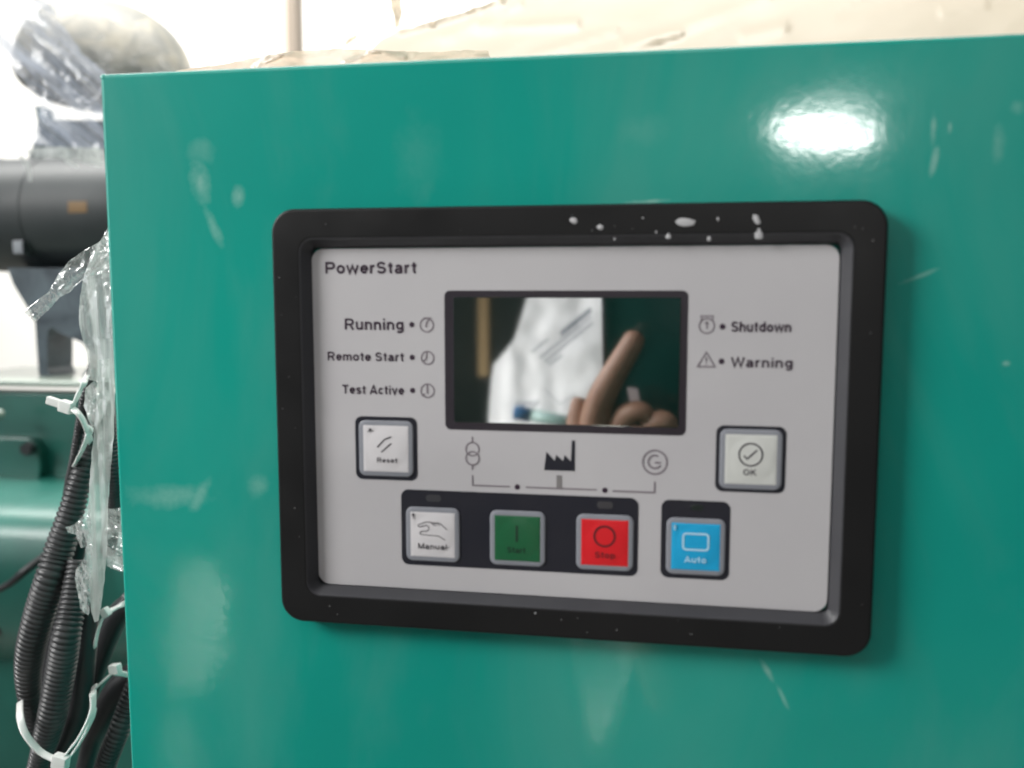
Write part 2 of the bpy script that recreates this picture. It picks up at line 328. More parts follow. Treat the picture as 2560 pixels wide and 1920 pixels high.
def circ(x, z, r, n=28, a0=0, a1=360): return [(x + r * math.cos(R(a0 + (a1 - a0) * i / n)), z + r * math.sin(R(a0 + (a1 - a0) * i / n))) for i in range(n if a1 - a0 == 360 else n + 1)]
def ring(name, x, z, r, wd, m, parent, y=PT): return obj(name, stroke_bm([circ(x, z, r)], wd, y, True), m, parent)
def disc(name, x, z, r, m, parent, y=PT):
    return obj(name, loft((x - r) * MM, (x + r) * MM, (z - r) * MM, (z + r) * MM, r * MM * .999, [(0, FY + .0001), (0, y + .0001), (.00012, y)], n=6), m, parent)

text('PowerStart', 21.3, -26.15, 4.75, 39.0, print_m, face, bold=.21)
text('Running', 54.6, -49.2, 4.6, 25.4, print_m, face, align='RIGHT', bold=.20)
text('Remote Start', 54.5, -62.05, 3.6, 33.0, print_m, face, align='RIGHT', bold=.20)
text('Test Active', 54.4, -75.85, 3.7, 26.7, print_m, face, align='RIGHT', bold=.20)
text('Shutdown', 185.1, -48.85, 3.9, 22.3, print_m, face, bold=.20)
text('Warning', 185.4, -62.5, 3.8, 23.0, print_m, face, bold=.20)
for x, z in ((58, -46.95), (58, -60.35), (58, -74), (181.85, -46.95), (181.8, -60.35)): disc('indicator_dot', x, z, 1.15, print_m, face)
# small engine / stopwatch icons
ring('icon_ring', 64.3, -47.1, 2.75, .62, print_soft, face)
obj('icon_mark', stroke_bm([[(62.9, -44.3), (65.8, -44.3), (64.3, -46.0), (63.9, -48)]], .75, PT - .00004), print_soft, face)
ring('icon_ring', 64.5, -60.5, 2.6, .6, print_soft, face)
obj('icon_mark', stroke_bm([[(64.2, -58.2), (64.0, -60.6), (62.8, -62.0)]], .6, PT - .00004), print_soft, face)
ring('icon_ring', 64.35, -74, 2.75, .6, print_soft, face)
obj('icon_mark', stroke_bm([[(64.3, -71.6), (64.3, -75.2)], [(62.1, -76.3), (63.2, -75.2)]], .8, PT - .00004), print_soft, face)
ring('icon_ring', 175.9, -46.7, 2.85, .6, print_soft, face)
obj('icon_mark', stroke_bm([[(173.9, -44.6), (173.6, -42.9), (178.2, -42.9), (177.9, -44.6)], [(175.9, -45.2), (175.9, -47.9)], [(175.2, -45.9), (175.9, -45.2), (176.5, -45.9)]], .5, PT - .00004), print_soft, face)
obj('icon_triangle', stroke_bm([[(172.7, -62.5), (179.3, -62.5), (176.0, -56.9)]], .6, PT, True), print_soft, face)
obj('icon_mark', stroke_bm([[(176, -58.9), (176, -60.6)], [(176, -61.2), (176, -61.6)]], .55, PT - .00004), print_soft, face)
# supply diagram
ring('transformer_ring', 83.1, -97.7, 2.75, .62, print_soft, face); ring('transformer_ring', 83.1, -101.5, 2.75, .62, print_soft, face, PT - .00003)
obj('diagram_line', stroke_bm([[(83.05, -92.5), (83.05, -94.9)], [(83.05, -104.3), (83.05, -106.3)]], .7, PT), print_soft, face)
obj('diagram_line', stroke_bm([[(83.1, -108.5), (83.1, -112.75), (98.7, -112.75)]], .62, PT), print_soft, face)
obj('diagram_line', stroke_bm([[(105.2, -112.75), (134.1, -112.75)]], .62, PT), print_soft, face)
obj('diagram_line', stroke_bm([[(140.4, -112.95), (157.05, -112.95), (157.05, -108.6)]], .7, PT), print_soft, face)
obj('diagram_bar', stroke_bm([[(118.85, -107.3), (118.85, -112.4)]], 2.2, PT - .00004), print_grey, face)
for x in (101.7, 137.35): disc('indicator_dot', x, -112.8, 1.15, print_m, face)
bm = bmesh.new()
pts = [(112.7, -105.4), (125.2, -105.4), (125.2, -92.9), (123.9, -92.9), (123.5, -101.4), (121.0, -98.9), (120.4, -101.4), (117.6, -98.9), (117.0, -101.4), (113.6, -97.8)]
bm.faces.new([bm.verts.new((x * MM, PT, z * MM)) for x, z in pts]); bmesh.ops.triangulate(bm, faces=bm.faces)
obj('factory_icon', bm, surround_m, face)
ring('generator_ring', 156.95, -100.75, 4.75, .75, print_soft, face)
obj('generator_mark', stroke_bm([circ(156.95, -100.6, 2.6, 18, 60, 330), [(156.9, -100.9), (159.3, -100.9)]], .75, PT - .00004), print_soft, face)

# display
plate('display_surround', 71.7, 168.7, -89.8, -33.1, 2.4, frame_m, face)
obj('display_glass', loft(.0754, .1661, -.0869, -.0356, .0006, [(0, FY), (.0002, FY - .00028), (.0004, FY - .00032)], n=2), glass_m, face)

# surrounds of the keys and indicator windows
KS = 22.9
plate('key_surround', 33.0, 59.8, -111.8, -85.2, 3.0, surround_m, face)
plate('key_surround', 180.4, 206.9, -111.5, -85.3, 3.0, surround_m, face)
plate('key_surround', 52.5, 150.8, -147.6, -115.5, 3.2, surround_m, face)
plate('key_surround', 159.8, 186.6, -147.3, -115.6, 3.2, surround_m, face)
for x in (66.5, 137.5): plate('indicator_window', x - 3.2, x + 3.2, -120.3, -117.4, 1.3, lens_m, face, y1=PT - .00006)
plate('indicator_window', 171.3, 176.2, -119.6, -117.3, 1.1, mat('indicator_lens_green', (.016, .022, .02), .3), face, y1=PT - .00006)

# keys
def key(label, cxm, czm, cap_m, size=KS, capsize=18.9, bor=ring_m):
    k = obj('push_button', loft((cxm - size / 2) * MM, (cxm + size / 2) * MM, (czm - size / 2) * MM, (czm + size / 2) * MM, 2.9 * MM,
            [(0, FY), (0, PT - .0003), (.0005, PT - .0006), (.0019, PT - .0006)], n=6), bor, ctl)
    k['label'] = label; sharp(k, 40)
    c = capsize / 2; y0 = PT - .00055
    # square cap with a shallow round finger dimple ring
    bm = bmesh.new(); G = 30; vs = {}
    for i in range(G + 1):
        for j in range(G + 1):
            u = -1 + 2 * i / G; v = -1 + 2 * j / G; r = math.hypot(u - .06, v)
            dome = .00030 * (1 - (r / .9) ** 4) if r < .9 else 0
            edge = .00012 if max(abs(u), abs(v)) > .97 else 0
            vs[i, j] = bm.verts.new(((cxm + u * c) * MM, y0 - .0002 - dome + edge, (czm + v * c) * MM))
    for i in range(G):
        for j in range(G): bm.faces.new((vs[i, j], vs[i + 1, j], vs[i + 1, j + 1], vs[i, j + 1]))
    cap = obj('key_cap', bm, cap_m, k, True)
    return k
SY = PT - .00113
def sym(k, lines, wd, m, closed=False, name='key_symbol'): return obj(name, stroke_bm(lines, wd, SY, closed), m, k)
k1 = key('white manual key with a pointing hand outline', 66.1, -134.15, key_white)
sym(k1, [[(60.9, -130.9), (60.0, -130.6), (60.1, -130.0), (63.4, -128.7), (65.4, -128.7), (67.0, -130.2)], [(65.2, -128.8), (66.6, -129.0), (68.0, -130.2)], [(66.8, -128.9), (67.9, -129.0), (69.2, -130.1)],
          [(68.2, -128.9), (69.4, -129.1), (72.3, -131.6)], [(60.9, -130.9), (63.6, -130.1), (64.6, -130.7), (64.6, -132.0), (63.7, -132.7), (61.3, -132.8), (60.7, -133.5), (61.0, -134.1), (68.8, -134.5), (71.6, -136.1)]], .3, sym_dark)
text('Manual', 66.1, -140.2, 2.35, 12.4, sym_dark, k1, y=SY, align='CENTER', name='key_lettering')
sym(k1, [[(58.0, -127.6), (58.0, -125.6)], [(57.4, -126.3), (58.0, -125.4), (58.6, -126.3)]], .4, sym_dark, name='hold_mark')
k2 = key('dark green start key with a vertical bar', 101.85, -134.1, key_green)
sym(k2, [[(101.7, -128.6), (101.7, -135.4)]], .95, sym_green)
text('Start', 101.5, -140.0, 2.4, 7.6, sym_green, k2, y=SY, align='CENTER', name='key_lettering')
k3 = key('bright red stop key with a circle', 137.5, -134.15, key_red)
sym(k3, [circ(137.45, -131.4, 4.1)], .85, sym_red, True)
text('Stop', 137.7, -140.3, 2.5, 8.2, sym_red, k3, y=SY, align='CENTER', name='key_lettering')
k4 = key('sky blue auto key with a rounded square', 173.4, -134.1, key_blue)
sym(k4, [rr_pts(168.5, 178.3, -135.2, -128.7, 1.2, 3)], .75, sym_white, True)
text('Auto', 173.4, -140.4, 2.5, 8.6, sym_white, k4, y=SY, align='CENTER', name='key_lettering')
sym(k4, [[(165.2, -127.5), (165.2, -125.7)], [(164.7, -126.3), (165.2, -125.6), (165.7, -126.3)]], .55, sym_white, name='hold_mark')
k5 = key('pale grey reset key with a slash symbol', 46.4, -98.5, key_white, 23.4, 19.4)
sym(k5, [[(44.6, -99.9), (48.9, -96.2)], [(42.9, -97.9), (44.4, -96.3), (46.0, -94.6), (48.9, -93.4)]], .6, sym_dark)
text('Reset', 47.0, -104.3, 2.1, 8.8, sym_dark, k5, y=SY, align='CENTER', name='key_lettering')
sym(k5, [[(38.9, -91.6), (40.1, -90.4)], [(39.3, -90.4), (40.2, -90.4), (40.2, -91.2)]], .55, sym_dark, name='hold_mark')
k6 = key('cream OK key with a tick in a circle', 193.7, -98.4, key_cream, 23.6, 19.5)
sym(k6, [circ(193.6, -96.4, 4.4)], .6, sym_dark, True); sym(k6, [[(191.0, -96.8), (192.3, -98.1), (196.0, -94.5)]], .6, sym_dark, name='tick_symbol')
text('OK', 193.4, -104.5, 2.4, 5.0, sym_dark, k6, y=SY, align='CENTER', name='key_lettering')

# dried white specks on the bezel
def speck(x, z, a, b, ang=0, name='paint_speck'):
    bm = bmesh.new(); c = bm.verts.new((x * MM, -.00855, z * MM)); rim = []
    for i in range(14):
        t = 2 * math.pi * i / 14; r = 1 + .28 * noise.noise(Vector((x, z, i * .9))); u, v = a * r * math.cos(t), b * r * math.sin(t)
        rim.append(bm.verts.new(((x + u * math.cos(R(ang)) - v * math.sin(R(ang))) * MM, -.00811, (z + u * math.sin(R(ang)) + v * math.cos(R(ang))) * MM)))
    for i in range(14): bm.faces.new((c, rim[i], rim[(i + 1) % 14]))
    return obj(name, bm, speck_m, bezel, True)
for s in ((124.5, -6.2, 1.5, 1.1, -20), (134.7, -8.8, 1.3, 1.05, -10), (167.0, -7.4, 4.0, 1.5, -4), (160.7, -12.6, 1.0, 1.1), (175.9, -13.7, .7, .9), (193.0, -6.6, 1.1, 2.1, 24), (194.0, -12.6, 1.5, 1.6), (194.1, -10.9, .6, 1.0)): speck(*s)
for s in ((140.4, -13.5, .5, .4), (156.1, -10.9, .4, .5), (179, -6.3, .35, .8), (151, -5.6, .4, .3), (110, -163.6, .45, .3), (143, -168.5, .3, .2), (22, -166, .3, .2)): speck(*s)

for i in range(26):
    x, z = random.choice([(random.uniform(6, 234), random.uniform(-10.5, -3)), (random.uniform(6, 234), random.uniform(-170.5, -163)), (random.uniform(3, 10.5), random.uniform(-165, -8)), (random.uniform(229.5, 237), random.uniform(-165, -8))])
    q = random.uniform(.10, .24); speck(x, z, q, q * random.uniform(.5, 1), random.uniform(0, 180))

# ------------------------------------------------------------------ tubes
def spline(pts, n):
    P = [Vector(p) for p in pts]; P = [P[0] * 2 - P[1]] + P + [P[-1] * 2 - P[-2]]; out = []
    for i in range(1, len(P) - 2):
        for k in range(n):
            t = k / n; a, b, c, d = P[i - 1:i + 3]
            out.append(.5 * ((2 * b) + (c - a) * t + (2 * a - 5 * b + 4 * c - d) * t * t + (3 * b - a - 3 * c + d) * t ** 3))
    out.append(P[-2]); return out
def resample(P, step):
    out = [P[0]]; acc = 0
    for a, b in zip(P[:-1], P[1:]):
        L = (b - a).length; 
        while acc + L >= step and L > 1e-12:
            t = (step - acc) / L; a = a + (b - a) * t; out.append(a); L = (b - a).length; acc = 0
        acc += L
    return out
def tube_bm(P, rad, seg=20, cap=True):
    bm = bmesh.new(); rings = []; up = None
    for i, p in enumerate(P):
        t = (P[min(i + 1, len(P) - 1)] - P[max(i - 1, 0)]).normalized()
        if up is None: up = t.orthogonal().normalized()
        up = (up - t * up.dot(t)).normalized(); s = t.cross(up); r = rad(i) if callable(rad) else rad
        rings.append([bm.verts.new(p + (up * math.cos(2 * math.pi * k / seg) + s * math.sin(2 * math.pi * k / seg)) * r) for k in range(seg)])
    for a, b in zip(rings[:-1], rings[1:]):
        for k in range(seg): bm.faces.new((a[k], a[(k + 1) % seg], b[(k + 1) % seg], b[k]))
    if cap: bm.faces.new(rings[0][::-1]); bm.faces.new(rings[-1])
    return bm
def conduit(label, pts, pitch, group=None, depth=.20, slit=False):
    """pts = [(px, py, Y, width_px)]"""
    P4 = [Vector((*at(x, y, Y), wd / ppm(Y) / 2)) for x, y, Y, wd in pts]
    sp = spline([tuple(p) for p in P4], 24) if False else None
    # Catmull-Rom on position and radius together
    P3 = spline([p.xyz for p in P4], 24); rads = [v.x for v in spline([(p.w, 0, 0) for p in P4], 24)]
    Q = resample(P3, pitch / 6); out = []; k = 0
    for q in Q:
        k = min(range(max(0, k - 3), min(len(P3), k + 12)), key=lambda i: (P3[i] - q).length_squared); out.append(rads[k])
    prof = [0, .72, .97, 1, .97, .72]
    bm = tube_bm(Q, lambda i: out[i] * (1 - depth + depth * prof[i % 6]), 28)
    o = obj('corrugated_conduit', bm, conduit_m, None, True)
    return tag(o, label, 'conduit', group)
def hose(name, label, cat, pts, m, seg=20):
    P3 = spline([at(x, y, Y) for x, y, Y, wd in pts], 12); rads = [v.x for v in spline([(wd / ppm(Y) / 2, 0, 0) for x, y, Y, wd in pts], 12)]
    return tag(obj(name, tube_bm(P3, lambda i: rads[i], seg), m, None, True), label, cat)
conduit('thick ribbed black conduit bowing out furthest left', [(262, 1000, .17, 44), (240, 1060, .165, 48), (222, 1130, .16, 54), (200, 1201, .155, 62), (175, 1292, .15, 74), (146, 1382, .145, 84), (128, 1440, .14, 86), (110, 1497, .14, 88), (92, 1557, .14, 86), (77, 1619, .142, 82), (70, 1682, .146, 74), (74, 1745, .15, 64), (84, 1800, .155, 58), (100, 1860, .16, 54)], .0034, 'black conduits left of the cabinet')
conduit('ribbed black conduit running in front into the bottom white cable tie', [(196, 1400, .145, 60), (187, 1463, .14, 66), (178, 1525, .135, 74), (166, 1588, .13, 80), (156, 1651, .13, 84), (145, 1713, .13, 84), (133, 1776, .13, 82), (120, 1830, .132, 78), (104, 1886, .135, 66), (84, 1960, .14, 60)], .0031, 'black conduits left of the cabinet')
conduit('thin ribbed black conduit pinched by the topmost cable tie', [(240, 890, .165, 30), (230, 945, .165, 36), (216, 990, .165, 34), (205, 1040, .17, 30), (196, 1096, .175, 30), (184, 1160, .18, 28), (172, 1215, .19, 26), (166, 1260, .20, 24)], .0026, 'black conduits left of the cabinet')
conduit('ribbed black conduit half hidden beside the cabinet edge', [(262, 930, .18, 34), (270, 1000, .18, 34), (276, 1080, .18, 38), (284, 1180, .18, 42), (284, 1280, .19, 44), (270, 1380, .2, 44)], .0026, 'black conduits left of the cabinet')
conduit('ribbed black conduit in the bottom corner by the cabinet edge', [(345, 1700, .17, 60), (318, 1770, .165, 60), (296, 1830, .16, 62), (272, 1890, .16, 62), (250, 1960, .16, 60)], .0031, 'black conduits left of the cabinet')
hose('cable_sleeve', 'smooth black sleeve right of the front conduit', 'sleeve', [(222, 1440, .16, 40), (221, 1525, .155, 56), (211, 1651, .15, 62), (196, 1776, .15, 62), (163, 1860, .15, 50), (130, 1930, .15, 46)], rubber_m)
hose('cable_sleeve', 'black sleeve filling the gap behind the two big conduits', 'sleeve', [(205, 1330, .19, 40), (180, 1420, .19, 56), (160, 1520, .19, 64), (140, 1640, .19, 64), (118, 1760, .19, 60), (105, 1880, .19, 50)], rubber_m)
hose('cable_sleeve', 'short black boot under the hanging film', 'sleeve', [(330, 1500, .2, 60), (290, 1545, .2, 66), (262, 1610, .2, 62), (240, 1680, .2, 52), (215, 1760, .2, 50)], rubber_m)
hose('cable_sleeve', 'thick black boot below the right cable tie', 'sleeve', [(350, 1680, .185, 80), (300, 1725, .185, 86), (262, 1790, .185, 76), (232, 1850, .185, 56), (210, 1930, .185, 50)], rubber_m)
hose('rubber_hose', 'black rubber hose crossing low behind the conduits', 'hose', [(-60, 1560, .5, 130), (20, 1530, .5, 128), (110, 1500, .5, 110), (220, 1490, .52, 100), (330, 1520, .55, 100)], rubber_m)
hose('rubber_hose', 'thin dark cable slanting up behind the left conduit', 'cable', [(-40, 1490, .42, 18), (20, 1462, .42, 20), (60, 1430, .42, 24), (105, 1395, .43, 22), (180, 1340, .45, 22)], rubber_m)

# ------------------------------------------------------------------ cable ties
def ribbon_bm(P, width, thick, side):
    bm = bmesh.new(); rings = []
    for i, p in enumerate(P):
        t = (P[min(i + 1, len(P) - 1)] - P[max(i - 1, 0)]).normalized(); s = Vector(side); s = (s - t * s.dot(t)).normalized(); n_ = t.cross(s)
        rings.append([bm.verts.new(p + s * a * width / 2 + n_ * b * thick / 2) for a, b in ((-1, -.6), (-.7, -1), (.7, -1), (1, -.6), (1, .6), (.7, 1), (-.7, 1), (-1, .6))])
    for a, b in zip(rings[:-1], rings[1:]):
        for k in range(8): bm.faces.new((a[k], a[(k + 1) % 8], b[(k + 1) % 8], b[k]))
    bm.faces.new(rings[0][::-1]); bm.faces.new(rings[-1]); return bm
def cable_tie(label, straps, head, hang, hs=(.0085, .0075, .006), tail=None, width=.0042):
    t = thing('cable_tie', label, 'cable tie', at(*head), 'white cable ties round the conduits')
    def loc(p): return at(*p) - t.location
    for st in straps:
        P = spline([loc(p[:3]) for p in st], 8); obj('strap', ribbon_bm(P, width, .0013, (.25, .1, 1) if False else (0, 1, .35)), tie_m, t, True)
    bm = bmesh.new(); add_box(bm, -hs[0] / 2, hs[0] / 2, -hs[2] / 2, hs[2] / 2, -hs[1] / 2, hs[1] / 2, .0009)
    bmesh.ops.rotate(bm, verts=bm.verts, cent=(0, 0, 0), matrix=Matrix.Rotation(R(hang), 3, 'Y')); sharp(obj('head', bm, tie_m, t))
    if tail:
        bm = bmesh.new(); L = tail; add_box(bm, -L - hs[0] / 2 + .001, -hs[0] / 2 + .001, -.0018, .0018, -.0021, .0029, .0007)
        bmesh.ops.rotate(bm, verts=bm.verts, cent=(0, 0, 0), matrix=Matrix.Rotation(R(hang), 3, 'Y')); sharp(obj('tail', bm, tie_m, t))
    return t
cable_tie('topmost white cable tie with its cut tail sticking out left', [[(176, 1022, .14), (188, 1002, .142), (199, 980, .146), (210, 955, .15), (222, 930, .17)], [(180, 1020, .14), (196, 1034, .138), (208, 1052, .14), (219, 1080, .145), (228, 1110, .16)]], (167, 1017, .14), 16, tail=.0105)
cable_tie('white cable tie looped wide round the bottom of the conduits', [[(50, 1755, .135), (50, 1790, .118), (60, 1828, .11), (82, 1860, .108), (106, 1883, .108), (140, 1900, .108)], [(155, 1898, .108), (175, 1872, .112), (196, 1845, .118), (218, 1806, .124), (232, 1770, .13), (232, 1735, .135), (236, 1715, .145)], [(165, 1905, .115), (190, 1872, .12), (212, 1836, .125), (228, 1800, .13), (236, 1768, .135)]], (152, 1904, .108), 12, hs=(.0095, .0085, .006))
cable_tie('white cable tie with round lump touching the cabinet edge low down', [[(228, 1732, .14), (238, 1722, .14), (255, 1705, .14), (278, 1685, .142)], [(285, 1682, .142), (305, 1684, .15), (330, 1690, .165)]], (288, 1672, .142), -8, hs=(.0068, .0062, .0055), width=.0034)
cable_tie('white cable tie just under the tip of the hanging film', [[(330, 1500, .17), (306, 1512, .16), (285, 1522, .155), (266, 1532, .15)], [(264, 1534, .15), (252, 1556, .15), (243, 1585, .15), (237, 1620, .152), (234, 1650, .17)]], (264, 1531, .15), 55, hs=(.006, .0052, .005), width=.0034)
cable_tie('wide white tie band wrapped flat on the thin conduit', [[(226, 1066, .148), (219, 1092, .145), (207, 1122, .146), (198, 1140, .148), (188, 1160, .152)]], (222, 1078, .147), 60, hs=(.004, .0055, .002), width=.0060)

# ------------------------------------------------------------------ crumpled film
def seg_dist(p, a, b):
    ab = b - a; t = max(0, min(1, (p - a).dot(ab) / ab.length_squared)); return (p - a - ab * t).length
def film_poly(name, label, pts, Y, m, amp=.006, angle=90, size=26, Yf=None, ridges=(), seed=0, freq=(1, 6), smooth=False, cat='film', edge=.35):
    """a crumpled sheet filling the outline pts (survey pixels) at depth Y; angle = direction of the creases"""
    P = [Vector((x, y)) for x, y in pts]; bm = bmesh.new(); x0, x1 = min(p.x for p in P), max(p.x for p in P); y0, y1 = min(p.y for p in P), max(p.y for p in P)
    # densify and roughen the outline
    D = []
    for i, a in enumerate(P):
        b = P[(i + 1) % len(P)]; n_ = max(1, int((b - a).length / size))
        for k in range(n_):
            q = a.lerp(b, k / n_); q = q + Vector((noise.noise(Vector((q.x * .05, q.y * .05, seed))), noise.noise(Vector((q.x * .05, q.y * .05, seed + 9))))) * size * edge; D.append(q)
    vs = [bm.verts.new((q.x, q.y, 0)) for q in D]; es = [bm.edges.new((vs[i], vs[(i + 1) % len(vs)])) for i in range(len(vs))]
    bmesh.ops.triangle_fill(bm, use_beauty=True, edges=es)
    for _ in range(7):
        L = [e for e in bm.edges if e.calc_length() > size * 1.35]
        if not L: break
        bmesh.ops.subdivide_edges(bm, edges=L, cuts=1); bmesh.ops.triangulate(bm, faces=bm.faces); bmesh.ops.beautify_fill(bm, faces=bm.faces, edges=bm.edges)
    ca, sa = math.cos(R(angle)), math.sin(R(angle))
    for v in bm.verts:
        x, y = v.co.x, v.co.y; u, w_ = x * ca + y * sa, -x * sa + y * ca
        q = Vector((u * .004 * freq[0], w_ * .004 * freq[1], seed * 3.1))
        h = (1 - abs(noise.noise(q)) * 2) * .6 + (1 - abs(noise.noise(q * 2.7)) * 2) * .3 + noise.noise(q * 6) * .2
        for (ax, ay, bx, by, wd, hh) in ridges:
            h += hh * math.exp(-(seg_dist(Vector((x, y)), Vector((ax, ay)), Vector((bx, by))) / wd) ** 2)
        Yv = (Y if Yf is None else Yf(x, y)) - amp * h
        v.co = at(x, y, Yv)
    bmesh.ops.recalc_face_normals(bm, faces=bm.faces)
    c = sum((v.co for v in bm.verts), Vector()) / len(bm.verts)
    for v in bm.verts: v.co -= c
    o = obj(name, bm, m, None, smooth); o.location = c
    if label: tag(o, label, cat)
    return o
# cream dust film behind the cabinet
film_poly('dust_film', 'big cream plastic sheet with slanting creases rising behind the cabinet top', [(880, 260), (900, 150), (935, 112), (975, 86), (1000, 73), (1030, 67), (1080, 50), (1160, 28), (1240, -2), (1330, -70), (2750, -170), (2750, 230)], .36, film_cream, .009, -25, 13,
          Yf=lambda x, y: .30 + (250 - y) * .0007, ridges=((1560, 130, 1920, -10, 12, .45), (1330, 140, 1540, 78, 8, .4), (1560, 110, 1700, 85, 9, .5), (1110, 100, 1300, 10, 9, .5), (1200, 70, 1440, 60, 12, .6), (1085, 50, 1260, -5, 7, .9), (1000, 75, 1080, 52, 7, .8), (1860, 90, 1960, 70, 14, .5), (2360, 30, 2460, 10, 14, .4)), seed=3, freq=(.4, 1.2), smooth=True)
film_poly('dust_film', 'low crumpled plastic sheet lying along the cabinet top edge', [(400, 230), (440, 178), (480, 170), (560, 160), (640, 144), (700, 133), (760, 127), (850, 122), (930, 124), (1000, 127), (1080, 131), (1160, 124), (1220, 128), (1260, 240)], .16, film_cream_thin, .004, -6, 9,
          ridges=((640, 170, 700, 140, 6, 1), (930, 130, 1010, 145, 8, .8), (860, 160, 960, 125, 6, .6)), seed=5, freq=(1, 5), smooth=True)
film_poly('film_shred', 'thin shred of plastic dangling above the crumpled film', [(974, -30), (1002, -30), (1006, 30), (1000, 66), (986, 72), (984, 40), (976, 20)], .5, film_cream, .006, 90, 8, seed=8, freq=(2, 5))
film_poly('film_shred', 'tiny torn plastic scrap above the crumpled film', [(858, 112), (872, 92), (890, 84), (897, 88), (884, 104), (866, 116)], .5, film_cream, .004, 120, 7, seed=9, freq=(2, 5))
# film on the left
film_poly('stretch_film', 'bluish stretch film wrapped over the grey drum and hanging in streaks', [(-60, -60), (90, -40), (130, 20), (165, 75), (205, 130), (262, 180), (275, 260), (275, 372), (200, 372), (140, 366), (74, 362), (90, 330), (98, 300), (100, 262), (62, 205), (25, 172), (-10, 140), (-60, 130)], .62, film_blue, .009, 38, 15, seed=1, freq=(.5, 5), smooth=True, cat='stretch film')
film_poly('stretch_film', 'thin clear film layer draped across the drum front', [(120, -40), (200, 30), (330, 60), (420, 110), (495, 165), (440, 200), (250, 215), (180, 120), (130, 40)], .60, film_faint, .005, 30, 18, seed=12, freq=(.5, 3), smooth=True, cat='stretch film')
film_poly('stretch_film', 'strip of film bunched along the top of the black canister', [(60, 372), (150, 366), (262, 372), (265, 420), (215, 408), (190, 398), (150, 396), (90, 398)], .58, film_hazy, .010, 5, 11, seed=13, freq=(1, 4), cat='stretch film')
film_poly('film_shred', 'curled film sliver lying over the left of the black canister', [(44, 386), (58, 388), (72, 408), (80, 432), (80, 456), (72, 452), (66, 425), (56, 405)], .57, film_hazy, .004, 60, 8, seed=14)
film_poly('film_shred', 'curled film sliver over the middle of the black canister', [(150, 388), (172, 394), (190, 406), (200, 420), (192, 420), (172, 410)], .57, film_hazy, .004, 40, 8, seed=15)
film_poly('torn_film', 'clear torn film stretching from cabinet edge down to the left', [(275, 560), (249, 604), (203, 630), (171, 654), (145, 688), (119, 732), (69, 769), (62, 782), (88, 806), (121, 775), (150, 743), (176, 729), (200, 706), (220, 691), (276, 682)], .11, film_clear, .007, -43, 8, seed=16, freq=(.7, 14), smooth=True, edge=.25)
film_poly('torn_film', 'hazy bunched film tucked behind the cabinet edge', [(285, 560), (232, 630), (210, 690), (200, 740), (197, 812), (203, 830), (208, 856), (216, 880), (222, 920), (212, 950), (300, 960), (300, 600)], .13, film_hazy, .005, 84, 9, seed=17, freq=(.5, 8), smooth=True, edge=.3)
film_poly('torn_film', 'long narrow film strip hanging in front of the conduits', [(246, 900), (284, 895), (287, 1000), (285, 1080), (278, 1160), (271, 1260), (267, 1380), (262, 1440), (255, 1500), (246, 1553), (236, 1556), (228, 1530), (221, 1480), (216, 1400), (219, 1300), (224, 1200), (232, 1110), (240, 1020)], .118, film_hazy, .0035, 88, 8, seed=18, freq=(.18, 9), smooth=True, edge=.2)
film_poly('torn_film', 'ragged film flap curling off the strip over the thick conduit', [(226, 1250), (206, 1290), (186, 1312), (163, 1318), (170, 1332), (190, 1336), (196, 1352), (202, 1370), (214, 1366), (212, 1392), (190, 1425), (186, 1448), (194, 1480), (200, 1520), (222, 1540), (232, 1400)], .116, film_clear, .006, 70, 7, seed=19, freq=(2, 8), edge=.3)
film_poly('torn_film', 'crinkled film piece between the strip and the cabinet edge', [(262, 1272), (305, 1270), (318, 1424), (300, 1430), (268, 1416), (262, 1360)], .13, film_clear, .008, 20, 8, seed=20, freq=(1.2, 6), smooth=True, edge=.3)
film_poly('torn_film', 'pale tape like film scrap lying on the thin conduit', [(214, 970), (250, 940), (276, 990), (262, 1030), (244, 1066), (228, 1068), (208, 1014)], .125, film_hazy, .004, 60, 8, seed=21, freq=(1, 5))
# ------------------------------------------------------------------ drum, canister, bracket, beam
c = at(236, 190, .82); k = ppm(.82); ra, rb = 266 / k, 196 / k
bm = bmesh.new(); P = []; 
g = bmesh.ops.create_uvsphere(bm, u_segments=64, v_segments=40, radius=1)
for v in bm.verts:
    v.co = Vector((v.co.x * ra, v.co.y * rb, v.co.z * rb)); v.co *= 1 + .012 * noise.noise(v.co * 9)
    if v.co.x < 0: v.co.x *= .72
    if v.co.z < 0: v.co.z *= .45
o = obj('drum', bm, tank_m, None, True); o.location = c; o.rotation_euler = (0, R(1), 0); tag(o, 'large mottled grey rounded drum under stretch film, top left', 'drum')
can = thing('air_cleaner', 'fat black cylinder with a small orange label left of the cabinet', 'canister', at(130, 538, .72))
k = ppm(.72); r_ = 151 / k
def lathe_x(prof, seg=64):
    bm = bmesh.new(); rings = [[bm.verts.new((x, r * math.cos(2 * math.pi * i / seg), r * math.sin(2 * math.pi * i / seg))) for i in range(seg)] for x, r in prof]
    for a, b in zip(rings[:-1], rings[1:]):
        for i in range(seg): bm.faces.new((a[i], a[(i + 1) % seg], b[(i + 1) % seg], b[i]))
    bm.faces.new(rings[0]); bm.faces.new(rings[-1]); bmesh.ops.recalc_face_normals(bm, faces=bm.faces); return bm
sharp(obj('canister_body', lathe_x([(-.20, r_ * .95), (-.195, r_ * .985), (-.06, r_ * 1.0), (.09, r_ * 1.0), (.11, r_ * .985), (.14, r_ * .95), (.155, r_ * .9), (.16, r_ * .82)]), filter_m, can), 30)
sharp(obj('canister_band', lathe_x([(-.075, r_ * .99), (-.075, r_ * 1.015), (-.063, r_ * 1.015), (-.063, r_ * .99)]), filter_m, can), 30)
band_m = mat('clamp_steel', (.20, .21, .22), .35, metal=.8)
xb = at(36, 538, .648).x - can.location.x
